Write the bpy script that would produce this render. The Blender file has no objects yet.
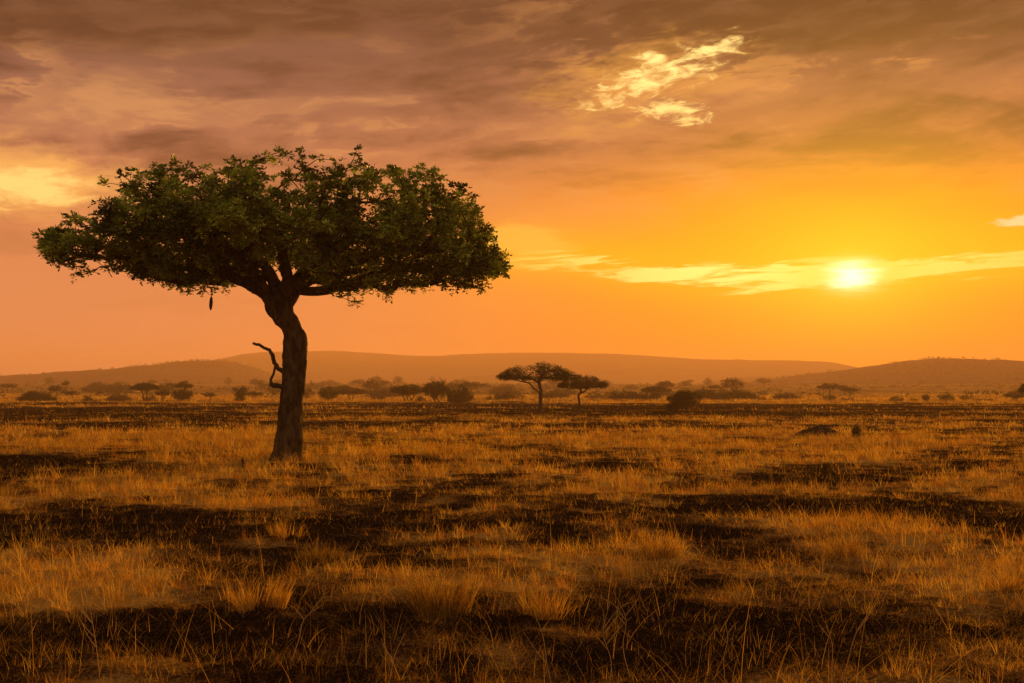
import bpy, math, random
import numpy as np
from mathutils import Vector

# ------------------------------------------------------------------ basics
F = 1100.0; HOR = 390.0; CX = 512.0; CAMH = 2.4
R = math.radians
sc = bpy.context.scene
COL = sc.collection
rng = np.random.default_rng(7)

def srgb(r, g, b):
    def f(c):
        c /= 255.0
        return c/12.92 if c <= 0.04045 else ((c+0.055)/1.055)**2.4
    return (f(r), f(g), f(b), 1.0)

def smooth(a, b, x):
    t = np.clip((x-a)/(b-a), 0, 1)
    return t*t*(3-2*t)

def _hash(ix, iy, seed):
    h = (ix.astype(np.int64)*374761393 + iy.astype(np.int64)*668265263 + seed*1442695041) & 0xffffffff
    h = ((h ^ (h >> 13))*1274126177) & 0xffffffff
    h = h ^ (h >> 16)
    return (h & 0xffff)/65535.0

def vnoise(x, y, seed=0):
    x = np.asarray(x, float); y = np.asarray(y, float)
    ix = np.floor(x); iy = np.floor(y)
    fx = x-ix; fy = y-iy
    fx = fx*fx*(3-2*fx); fy = fy*fy*(3-2*fy)
    ix = ix.astype(np.int64); iy = iy.astype(np.int64)
    a = _hash(ix, iy, seed); b = _hash(ix+1, iy, seed)
    c = _hash(ix, iy+1, seed); d = _hash(ix+1, iy+1, seed)
    return (a*(1-fx)+b*fx)*(1-fy) + (c*(1-fx)+d*fx)*fy

def fbm(x, y, octs=4, seed=0):
    s = 0; a = 0.5; t = 0
    for k in range(octs):
        s = s + a*vnoise(x, y, seed+k*17); t += a
        x = x*2.03+5.1; y = y*2.03-3.7; a *= 0.5
    return s/t

# height of the plain: nearly flat, with a slow rise towards the hills
def H(x, y):
    x = np.asarray(x, float); y = np.asarray(y, float)
    d = np.sqrt(x*x+y*y)
    h = 9.0*smooth(280, 1250, d)
    h = h + 4.0*smooth(500, 1500, d)*(fbm(x/260, y/260, 3, 5)-0.5)
    near = 1-smooth(60, 160, d)
    h = h + near*(0.16*(fbm(x/3.5, y/2.2, 3, 9)-0.5) + 0.10*(fbm(x/0.55, y/0.45, 3, 12)-0.5) + (1-smooth(20, 40, d))*0.07*(fbm(x/0.16, y/0.16, 2, 14)-0.5))
    h = h + 0.28*smooth(60, 200, d)*(fbm(x/25, y/14, 2, 31)-0.5)*(1-smooth(300, 600, d)*0.3)
    return h

# how much dry grass stands on a spot of the plain (0 burnt, 1 thick)
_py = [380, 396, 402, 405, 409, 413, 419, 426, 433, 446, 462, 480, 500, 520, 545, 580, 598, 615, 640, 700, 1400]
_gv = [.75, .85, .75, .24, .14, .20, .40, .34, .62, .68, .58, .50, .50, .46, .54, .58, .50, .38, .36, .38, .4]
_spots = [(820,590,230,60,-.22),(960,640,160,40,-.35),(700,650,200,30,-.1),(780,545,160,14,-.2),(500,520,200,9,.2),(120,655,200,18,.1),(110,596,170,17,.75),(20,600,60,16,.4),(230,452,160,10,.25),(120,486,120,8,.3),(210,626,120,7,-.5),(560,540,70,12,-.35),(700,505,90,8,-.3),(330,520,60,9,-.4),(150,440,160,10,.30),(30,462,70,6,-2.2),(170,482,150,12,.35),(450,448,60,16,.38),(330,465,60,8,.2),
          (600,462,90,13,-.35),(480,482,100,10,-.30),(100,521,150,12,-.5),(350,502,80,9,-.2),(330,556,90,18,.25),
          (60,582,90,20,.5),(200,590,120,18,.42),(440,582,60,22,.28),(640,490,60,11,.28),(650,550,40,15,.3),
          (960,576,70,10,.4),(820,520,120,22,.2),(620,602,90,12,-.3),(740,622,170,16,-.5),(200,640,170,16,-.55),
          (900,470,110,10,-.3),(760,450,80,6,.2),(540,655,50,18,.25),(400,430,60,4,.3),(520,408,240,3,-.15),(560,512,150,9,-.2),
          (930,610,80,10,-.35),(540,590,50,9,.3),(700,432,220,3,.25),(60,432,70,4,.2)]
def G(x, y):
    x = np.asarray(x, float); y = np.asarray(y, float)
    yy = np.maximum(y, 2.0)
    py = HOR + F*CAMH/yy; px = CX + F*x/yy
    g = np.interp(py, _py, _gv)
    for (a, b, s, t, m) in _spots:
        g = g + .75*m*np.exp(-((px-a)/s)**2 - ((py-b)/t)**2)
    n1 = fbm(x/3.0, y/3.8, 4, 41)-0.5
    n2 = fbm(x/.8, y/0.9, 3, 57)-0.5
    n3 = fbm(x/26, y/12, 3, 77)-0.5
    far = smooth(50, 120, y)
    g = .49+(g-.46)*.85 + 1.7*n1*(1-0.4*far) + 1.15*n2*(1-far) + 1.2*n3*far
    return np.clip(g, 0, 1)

# ------------------------------------------------------------------ object helpers
def tag(o, label=None, cat=None, group=None, kind=None):
    if label: o['label'] = label
    if cat: o['category'] = cat
    if group: o['group'] = group
    if kind: o['kind'] = kind
    return o

def empty(name, loc, rz=0):
    o = bpy.data.objects.new(name, None); COL.objects.link(o)
    o.location = loc; o.rotation_euler = (0, 0, rz)
    o.empty_display_size = 0.5
    return o

def mesh_obj(name, V, faces, mat, parent=None, smoothf=False, colors=None, loc=(0,0,0)):
    """faces: list of int arrays (n,k)"""
    me = bpy.data.meshes.new(name)
    V = np.ascontiguousarray(V, dtype=np.float32)
    me.vertices.add(len(V)); me.vertices.foreach_set('co', V.ravel())
    faces = [f for f in faces if len(f)]
    li = np.concatenate([f.ravel() for f in faces]).astype(np.int32)
    tot = np.concatenate([np.full(len(f), f.shape[1], np.int32) for f in faces])
    st = np.concatenate([[0], np.cumsum(tot)[:-1]]).astype(np.int32)
    me.loops.add(len(li)); me.loops.foreach_set('vertex_index', li)
    me.polygons.add(len(tot)); me.polygons.foreach_set('loop_start', st)
    if smoothf: me.polygons.foreach_set('use_smooth', np.ones(len(tot), bool))
    me.update(calc_edges=True)
    if colors is not None:
        a = me.color_attributes.new('tint', 'FLOAT_COLOR', 'POINT')
        c = np.ones((len(V), 4), np.float32); c[:, :3] = colors
        a.data.foreach_set('color', c.ravel())
    me.materials.append(mat)
    o = bpy.data.objects.new(name, me); COL.objects.link(o)
    o.location = loc
    if parent: o.parent = parent
    return o

class Bag:
    """collects pieces of one mesh"""
    def __init__(s): s.V=[]; s.Q=[]; s.T=[]; s.C=[]; s.n=0
    def add(s, V, Q=None, T=None, C=None):
        V = np.asarray(V, float)
        if Q is not None and len(Q): s.Q.append(np.asarray(Q)+s.n)
        if T is not None and len(T): s.T.append(np.asarray(T)+s.n)
        s.V.append(V)
        if C is not None:
            C = np.asarray(C, float); s.C.append(np.broadcast_to(C, (len(V), 3)) if C.ndim == 1 else C)
        s.n += len(V)
    def build(s, name, mat, parent=None, smoothf=False, loc=(0,0,0)):
        fs = []
        if s.Q: fs.append(np.concatenate(s.Q))
        if s.T: fs.append(np.concatenate(s.T))
        return mesh_obj(name, np.concatenate(s.V), fs, mat, parent, smoothf, np.concatenate(s.C) if s.C else None, loc)

def tube(bag, P, Rd, sides=8, rough=0.0, seed=0, C=None, cap=True):
    P = np.asarray(P, float); Rd = np.asarray(Rd, float); n = len(P)
    T = np.gradient(P, axis=0); T /= np.linalg.norm(T, axis=1)[:, None]+1e-9
    up = np.array([0.0, 1.0, 0.0]) if abs(T[0][1]) < 0.9 else np.array([1.0, 0, 0])
    A = np.zeros_like(P); a = np.cross(T[0], up); a /= np.linalg.norm(a)
    for i in range(n):
        a = a - T[i]*a.dot(T[i]); a /= np.linalg.norm(a)+1e-9; A[i] = a
    B = np.cross(T, A)
    th = np.linspace(0, 2*np.pi, sides, endpoint=False)
    rad = Rd[:, None]*np.ones((1, sides))
    if rough:
        L = np.concatenate([[0], np.cumsum(np.linalg.norm(np.diff(P, axis=0), axis=1))])
        for j in range(sides):
            rad[:, j] *= 1+rough*(fbm(L*1.3+7*seed, np.full(n, math.cos(th[j])*1.5+math.sin(th[j])*2.3+3), 3, seed)-0.5)*2
    V = P[:, None, :] + rad[:, :, None]*(np.cos(th)[None, :, None]*A[:, None, :] + np.sin(th)[None, :, None]*B[:, None, :])
    V = V.reshape(-1, 3)
    i = np.arange(n-1)[:, None]; j = np.arange(sides)[None, :]; j2 = (j+1) % sides
    Q = np.stack([i*sides+j, i*sides+j2, (i+1)*sides+j2, (i+1)*sides+j], -1).reshape(-1, 4)
    Tt = None
    if cap:
        V = np.vstack([V, P[0]-T[0]*Rd[0]*0.2, P[-1]+T[-1]*Rd[-1]*0.4])
        k0 = n*sides; jj = np.arange(sides)
        Tt = np.concatenate([np.stack([np.full(sides, k0), (jj+1) % sides, jj], -1),
                             np.stack([np.full(sides, k0+1), (n-1)*sides+jj, (n-1)*sides+(jj+1) % sides], -1)])
    bag.add(V, Q, Tt, C)

def spline(pts, n):
    """Catmull-Rom through rows of pts (any columns)"""
    P = np.asarray(pts, float); P = np.vstack([2*P[0]-P[1], P, 2*P[-1]-P[-2]])
    m = len(P)-3; out = []
    for t in np.linspace(0, m-1e-6, n):
        k = int(t); f = t-k; a, b, c, d = P[k:k+4]
        out.append(0.5*((2*b)+(-a+c)*f+(2*a-5*b+4*c-d)*f*f+(-a+3*b-3*c+d)*f**3))
    return np.array(out)

# ------------------------------------------------------------------ materials
def new_mat(name):
    m = bpy.data.materials.new(name); m.use_nodes = True
    nt = m.node_tree; nt.nodes.clear()
    out = nt.nodes.new('ShaderNodeOutputMaterial')
    return m, nt, out

def leaf_mat(name, dark, light, trans=0.35, rough=0.55, scale=0.9, attr=False, sheen=0.3):
    m, nt, out = new_mat(name); N = nt.nodes; L = nt.links
    tc = N.new('ShaderNodeTexCoord'); nz = N.new('ShaderNodeTexNoise')
    nz.inputs['Scale'].default_value = scale; nz.inputs['Detail'].default_value = 4
    L.new(tc.outputs['Object'], nz.inputs['Vector'])
    ra = N.new('ShaderNodeValToRGB'); ra.color_ramp.elements[0].position = .36; ra.color_ramp.elements[1].position = .64
    ra.color_ramp.elements[0].color = (*dark, 1); ra.color_ramp.elements[1].color = (*light, 1)
    L.new(nz.outputs['Fac'], ra.inputs['Fac'])
    col = ra.outputs['Color']
    if attr:
        at = N.new('ShaderNodeAttribute'); at.attribute_name = 'tint'
        mx = N.new('ShaderNodeMix'); mx.data_type = 'RGBA'; mx.blend_type = 'MULTIPLY'; mx.inputs[0].default_value = 1
        L.new(col, mx.inputs[6]); L.new(at.outputs['Color'], mx.inputs[7]); col = mx.outputs[2]
    p = N.new('ShaderNodeBsdfPrincipled'); p.inputs['Roughness'].default_value = rough
    p.inputs['Specular IOR Level'].default_value = sheen
    L.new(col, p.inputs['Base Color'])
    t = N.new('ShaderNodeBsdfTranslucent'); L.new(col, t.inputs['Color'])
    mix = N.new('ShaderNodeMixShader'); mix.inputs[0].default_value = trans
    L.new(p.outputs[0], mix.inputs[1]); L.new(t.outputs[0], mix.inputs[2]); L.new(mix.outputs[0], out.inputs['Surface'])
    return m

def bark_mat(name, c1, c2, scale=5.0, bump=0.6):
    m, nt, out = new_mat(name); N = nt.nodes; L = nt.links
    tc = N.new('ShaderNodeTexCoord'); mp = N.new('ShaderNodeMapping'); mp.inputs['Scale'].default_value = (1, 1, .35)
    L.new(tc.outputs['Object'], mp.inputs[0])
    nz = N.new('ShaderNodeTexNoise'); nz.inputs['Scale'].default_value = scale; nz.inputs['Detail'].default_value = 8; nz.inputs['Roughness'].default_value = .65
    L.new(mp.outputs[0], nz.inputs['Vector'])
    vo = N.new('ShaderNodeTexVoronoi'); vo.inputs['Scale'].default_value = scale*1.3; L.new(mp.outputs[0], vo.inputs['Vector'])
    ra = N.new('ShaderNodeValToRGB'); ra.color_ramp.elements[0].position = .38; ra.color_ramp.elements[1].position = .62
    ra.color_ramp.elements[0].color = (*c1, 1); ra.color_ramp.elements[1].color = (*c2, 1)
    L.new(nz.outputs['Fac'], ra.inputs['Fac'])
    p = N.new('ShaderNodeBsdfPrincipled'); p.inputs['Roughness'].default_value = 1; p.inputs['Specular IOR Level'].default_value = .05
    L.new(ra.outputs[0], p.inputs['Base Color'])
    ad = N.new('ShaderNodeMath'); ad.operation = 'ADD'; L.new(nz.outputs['Fac'], ad.inputs[0]); L.new(vo.outputs['Distance'], ad.inputs[1])
    b = N.new('ShaderNodeBump'); b.inputs['Strength'].default_value = bump; b.inputs['Distance'].default_value = .08
    L.new(ad.outputs[0], b.inputs['Height']); L.new(b.outputs[0], p.inputs['Normal'])
    L.new(p.outputs[0], out.inputs['Surface'])
    return m

M_bark = bark_mat('grey_brown_bark', (.020, .012, .007), (.115, .070, .035), 5.5, 1.0)
M_darkbark = bark_mat('dark_bark', (.035, .025, .016), (.09, .06, .038), 3.0, .5)
M_leaf = leaf_mat('broad_green_leaves', (.085, .125, .015), (.34, .38, .058), .28, .5, .7, True, .25)
M_acacia = leaf_mat('acacia_leaves', (.020, .028, .007), (.045, .052, .012), .2, .7, .4, True, .15)
M_bush = leaf_mat('bush_leaves', (.045, .045, .016), (.095, .085, .028), .3, .75, .3, True, .1)
M_scrub = leaf_mat('dry_scrub_leaves', (.09, .065, .03), (.15, .11, .05), .3, .8, .3, True, .1)
M_grass = leaf_mat('dry_grass_straw', (.70, .44, .09), (.92, .62, .15), .5, .7, .25, True, .15)
M_weed = leaf_mat('dry_stems', (.48, .29, .09), (.68, .44, .15), .25, .8, 2.0, False, .15)

# ground material
def ground_mat():
    m, nt, out = new_mat('burnt_savanna_soil'); N = nt.nodes; L = nt.links
    geo = N.new('ShaderNodeNewGeometry')
    at = N.new('ShaderNodeAttribute'); at.attribute_name = 'tint'
    sep = N.new('ShaderNodeSeparateColor'); L.new(at.outputs['Color'], sep.inputs[0])
    def noise(scale, detail, sx=1, sy=1, rough=.6):
        mp = N.new('ShaderNodeMapping'); mp.inputs['Scale'].default_value = (sx, sy, 1); L.new(geo.outputs['Position'], mp.inputs[0])
        n = N.new('ShaderNodeTexNoise'); n.inputs['Scale'].default_value = scale; n.inputs['Detail'].default_value = detail
        n.inputs['Roughness'].default_value = rough; L.new(mp.outputs[0], n.inputs['Vector']); return n.outputs['Fac']
    def mth(op, a, b):
        n = N.new('ShaderNodeMath'); n.operation = op
        for i, v in enumerate((a, b)):
            if isinstance(v, (int, float)): n.inputs[i].default_value = v
            else: L.new(v, n.inputs[i])
        return n.outputs[0]
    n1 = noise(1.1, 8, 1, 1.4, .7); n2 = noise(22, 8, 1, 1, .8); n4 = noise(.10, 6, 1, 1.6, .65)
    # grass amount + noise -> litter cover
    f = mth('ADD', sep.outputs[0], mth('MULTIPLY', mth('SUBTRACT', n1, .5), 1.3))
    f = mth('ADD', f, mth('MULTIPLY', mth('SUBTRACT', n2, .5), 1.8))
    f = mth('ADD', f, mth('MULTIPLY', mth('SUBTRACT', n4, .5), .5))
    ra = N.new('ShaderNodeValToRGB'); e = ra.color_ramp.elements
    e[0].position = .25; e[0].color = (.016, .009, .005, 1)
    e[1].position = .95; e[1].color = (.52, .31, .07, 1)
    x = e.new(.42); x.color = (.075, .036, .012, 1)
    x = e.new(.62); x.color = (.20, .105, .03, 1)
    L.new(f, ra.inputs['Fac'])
    p = N.new('ShaderNodeBsdfPrincipled'); p.inputs['Roughness'].default_value = 1; p.inputs['Specular IOR Level'].default_value = 0
    L.new(ra.outputs[0], p.inputs['Base Color'])
    n3 = noise(25, 6)
    b = N.new('ShaderNodeBump'); b.inputs['Strength'].default_value = .8; b.inputs['Distance'].default_value = .04
    L.new(n3, b.inputs['Height']); L.new(b.outputs[0], p.inputs['Normal'])
    L.new(p.outputs[0], out.inputs['Surface'])
    return m
M_ground = ground_mat()

def hill_mat():
    m, nt, out = new_mat('wooded_hillside'); N = nt.nodes; L = nt.links
    geo = N.new('ShaderNodeNewGeometry')
    n = N.new('ShaderNodeTexNoise'); n.inputs['Scale'].default_value = .012; n.inputs['Detail'].default_value = 8; n.inputs['Roughness'].default_value = .65
    L.new(geo.outputs['Position'], n.inputs['Vector'])
    ra = N.new('ShaderNodeValToRGB'); ra.color_ramp.elements[0].position = .35; ra.color_ramp.elements[1].position = .7
    ra.color_ramp.elements[0].color = (.075, .048, .034, 1); ra.color_ramp.elements[1].color = (.15, .095, .06, 1)
    L.new(n.outputs['Fac'], ra.inputs['Fac'])
    p = N.new('ShaderNodeBsdfPrincipled'); p.inputs['Roughness'].default_value = 1; p.inputs['Specular IOR Level'].default_value = 0
    L.new(ra.outputs[0], p.inputs['Base Color']); L.new(p.outputs[0], out.inputs['Surface'])
    return m
M_hill = hill_mat()

# ------------------------------------------------------------------ ground sheet
def build_ground():
    rr = [0.0, 0.8, 1.6, 2.6, 3.6, 4.6]
    r = 5.4
    while r < 6200: rr.append(r); r *= 1.006 if r < 50 else (1.0095 if r < 300 else 1.02)
    rr = np.array(rr)
    a = np.concatenate([np.arange(-33, 33.01, .13), np.arange(36, 327, 3.0)])
    th = np.radians(a)
    X = rr[:, None]*np.sin(th)[None]; Y = rr[:, None]*np.cos(th)[None]
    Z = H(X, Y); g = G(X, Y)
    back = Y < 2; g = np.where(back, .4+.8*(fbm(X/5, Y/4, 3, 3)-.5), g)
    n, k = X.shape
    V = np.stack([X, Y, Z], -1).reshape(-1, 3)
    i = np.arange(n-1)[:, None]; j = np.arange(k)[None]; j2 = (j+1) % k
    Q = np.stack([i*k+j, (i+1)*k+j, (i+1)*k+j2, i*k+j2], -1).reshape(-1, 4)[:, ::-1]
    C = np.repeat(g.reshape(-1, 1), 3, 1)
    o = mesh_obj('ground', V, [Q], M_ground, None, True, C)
    return tag(o, 'flat burnt savanna plain of black soil and straw litter', 'ground', kind='structure')
build_ground()

# ------------------------------------------------------------------ hills
def hill(name, Y0, prof, depth, label, seed, bumps=1.0):
    prof = np.array(prof, float)
    xs = np.linspace(prof[0][0], prof[-1][0], 420)
    P = np.interp(xs, prof[:, 0], prof[:, 1])
    ker = np.ones(15)/15; P = np.convolve(np.pad(P, 7, 'edge'), ker, 'valid')
    X = (xs-CX)/F*Y0
    top = CAMH + (HOR-P)/F*Y0
    t = np.linspace(-1, 1, 60)
    prof_d = np.cos(t*np.pi/2)**1.3
    XX = np.repeat(X[None], len(t), 0); YY = Y0 + t[:, None]*depth + 0*XX
    base = 4.0
    ZZ = base + (top-base)[None]*prof_d[:, None]
    ZZ = ZZ + bumps*(fbm(XX/90, YY/120, 4, seed)-.5)*(ZZ-base)*.28*(1-np.exp(-(t[:, None]/.15)**2)*.75)
    ZZ = ZZ + bumps*(fbm(XX/14, YY/14, 2, seed+3)-.5)*2.0
    ZZ[0] -= 14; ZZ[-1] -= 14; ZZ[:, 0] -= 14; ZZ[:, -1] -= 14
    n, k = XX.shape
    V = np.stack([XX, YY, ZZ], -1).reshape(-1, 3)
    i = np.arange(n-1)[:, None]; j = np.arange(k-1)[None]
    Q = np.stack([i*k+j, i*k+j+1, (i+1)*k+j+1, (i+1)*k+j], -1).reshape(-1, 4)
    o = mesh_obj(name, V, [Q], M_hill, None, True)
    tag(o, label, 'hill', kind='structure')
    return XX, YY, ZZ
hl = hill('hills', 1500, [(-420,386),(-250,381),(-100,379),(0,377),(60,373.5),(100,371),(130,368.5),(165,364.5),(195,361),(222,360.5),(242,364),(262,373),(290,381),(330,389)], 330, 'low wooded hill at the left, its crest sinking towards the trunk', 3)
hm = hill('hills', 2650, [(40,386),(130,376),(190,368),(228,359),(262,352.5),(340,351),(372,352.5),(400,355.5),(430,356),(475,354),(525,352.5),(600,354),(655,356.5),(700,359.5),(760,360.5),(815,361),(832,364),(860,370),(940,378),(1080,385)], 520, 'long pale ridge across the middle of the horizon, the farthest', 8, .6)
hr = hill('hills', 1250, [(690,389),(725,385),(765,381),(800,375.5),(850,370),(885,364),(915,359.5),(945,358.5),(985,359.5),(1024,361),(1100,362),(1200,368),(1350,380),(1480,388)], 300, 'darker orange brown hill at the right edge under the sun', 14)
hs = hill('hills', 2000, [(400,388),(440,383),(475,376),(500,374.5),(535,376),(570,380),(640,386)], 240, 'faint low hump of land in front of the long middle ridge', 21)
hb = hill('hills', 1750, [(660,388),(700,383),(735,378),(770,376.5),(800,379),(850,386)], 200, 'small faint rise between the long ridge and the right hill', 25)

# ------------------------------------------------------------------ foliage helpers
def leaf_cards(C, size, n, r, spread=(1, 1, 1), up=.3, aspect=.5, tint=(.75, 1.25)):
    """n folded leaves around every centre in C; returns V, Q, tints"""
    C = np.repeat(C, n, 0); m = len(C)
    off = rng.normal(size=(m, 3)); off /= np.linalg.norm(off, axis=1)[:, None]; off *= (rng.random(m)**.45)[:, None]*r
    P = C+off*np.array(spread)
    d = off/(r+1e-6)+rng.normal(size=(m, 3))*.6+np.array([0, 0, up]); d /= np.linalg.norm(d, axis=1)[:, None]
    q = rng.normal(size=(m, 3)); s = np.cross(d, q); s /= np.linalg.norm(s, axis=1)[:, None]
    nn = np.cross(d, s)
    L = size*(.6+.8*rng.random(m))[:, None]; W = L*aspect
    a = P; b = P+d*L*.55+s*W*.5+nn*W*.12; c = P+d*L; e = P+d*L*.55-s*W*.5+nn*W*.12
    V = np.stack([a, b, c, e], 1).reshape(-1, 3)
    Q = (np.arange(m)[:, None]*4+np.arange(4)[None])
    t = tint[0]+(tint[1]-tint[0])*rng.random(m)
    T = np.stack([t*(.9+.25*rng.random(m)), t, t*(.8+.3*rng.random(m))], 1)
    return V, Q, np.repeat(T, 4, 0)

def branch_net(chains, targets, alpha=.35, step=.5, jit=.08, droop=0.0, rtip=.012, expo=.5, rmax=None):
    """Start chains (lists of points), join every target to the net, return
    chains with pipe-model radii."""
    pts = []; par = []; fix = []
    def addp(p, q, f): pts.append(np.asarray(p, float)); par.append(q); fix.append(f); return len(pts)-1
    idx0 = addp(chains[0][0], -1, 1)
    for ci, ch in enumerate(chains):
        if ci == 0: last = idx0; rest = ch[1:]
        else:
            A = np.array(pts); last = int(np.argmin(np.linalg.norm(A-ch[0], axis=1))); rest = ch[1:]
        for p in rest: last = addp(p, last, 1)
    plen = [0]*len(pts)
    for i in range(1, len(pts)): plen[i] = plen[par[i]]+np.linalg.norm(pts[i]-pts[par[i]])
    origin = pts[0]
    order = np.argsort(np.linalg.norm(targets-origin, axis=1)*(.85+.3*rng.random(len(targets))))
    cap = len(pts)+len(targets)*14
    A = np.zeros((cap, 3)); A[:len(pts)] = pts; PL = np.zeros(cap); PL[:len(pts)] = plen
    skip = np.zeros(cap); nfirst = 2
    n = len(pts)
    PAR = list(par)
    dirs = [np.array([0, 0, 1.0])]+[(pts[i]-pts[par[i]])/(np.linalg.norm(pts[i]-pts[par[i]])+1e-9) for i in range(1, n)]
    tips = []
    for ti in order:
        t = targets[ti]
        dv = t-A[:n]; dd = np.linalg.norm(dv, axis=1)
        D = np.array(dirs)
        cosang = (dv*D).sum(1)/(dd+1e-9)
        cost = dd*(1+.35*(1-cosang))+alpha*PL[:n]
        k = int(np.argmin(cost)); d = dd[k]
        m = max(1, min(12, int(round(d/step))))
        p0 = A[k]; tan = dirs[k]*.5+dv[k]/(d+1e-9)*.5
        last = k
        for s in range(1, m+1):
            f = s/m
            p = p0+(t-p0)*f+tan*d*.35*f*(1-f)*(1-f)*2
            p = p+rng.normal(size=3)*jit*min(d, 1.5)*math.sin(math.pi*f)*.6
            if s == m: p = t
            dirs.append((p-A[last])/(np.linalg.norm(p-A[last])+1e-9))
            A[n] = p; PL[n] = PL[last]+np.linalg.norm(p-A[last]); PAR.append(last); last = n; n += 1
        tips.append(last)
    A = A[:n]
    cnt = np.zeros(n)
    for t in tips: cnt[t] += 1
    for i in range(n-1, 0, -1): cnt[PAR[i]] += cnt[i]
    cnt = np.maximum(cnt, .8)
    rad = rtip*cnt**expo
    if rmax: rad = np.minimum(rad, rmax)
    # chains by heaviest child
    kids = [[] for _ in range(n)]
    for i in range(1, n): kids[PAR[i]].append(i)
    out = []; stack = [(0, None)]
    while stack:
        s, pr = stack.pop()
        ch = [s] if pr is None else [pr, s]
        cur = s
        while kids[cur]:
            ks = sorted(kids[cur], key=lambda q: -cnt[q])
            for q in ks[1:]: stack.append((q, cur))
            cur = ks[0]; ch.append(cur)
        P = A[ch]; rr = rad[ch].copy()
        if pr is not None: rr[0] = rr[1]*1.15
        out.append((P, rr))
    return out

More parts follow.
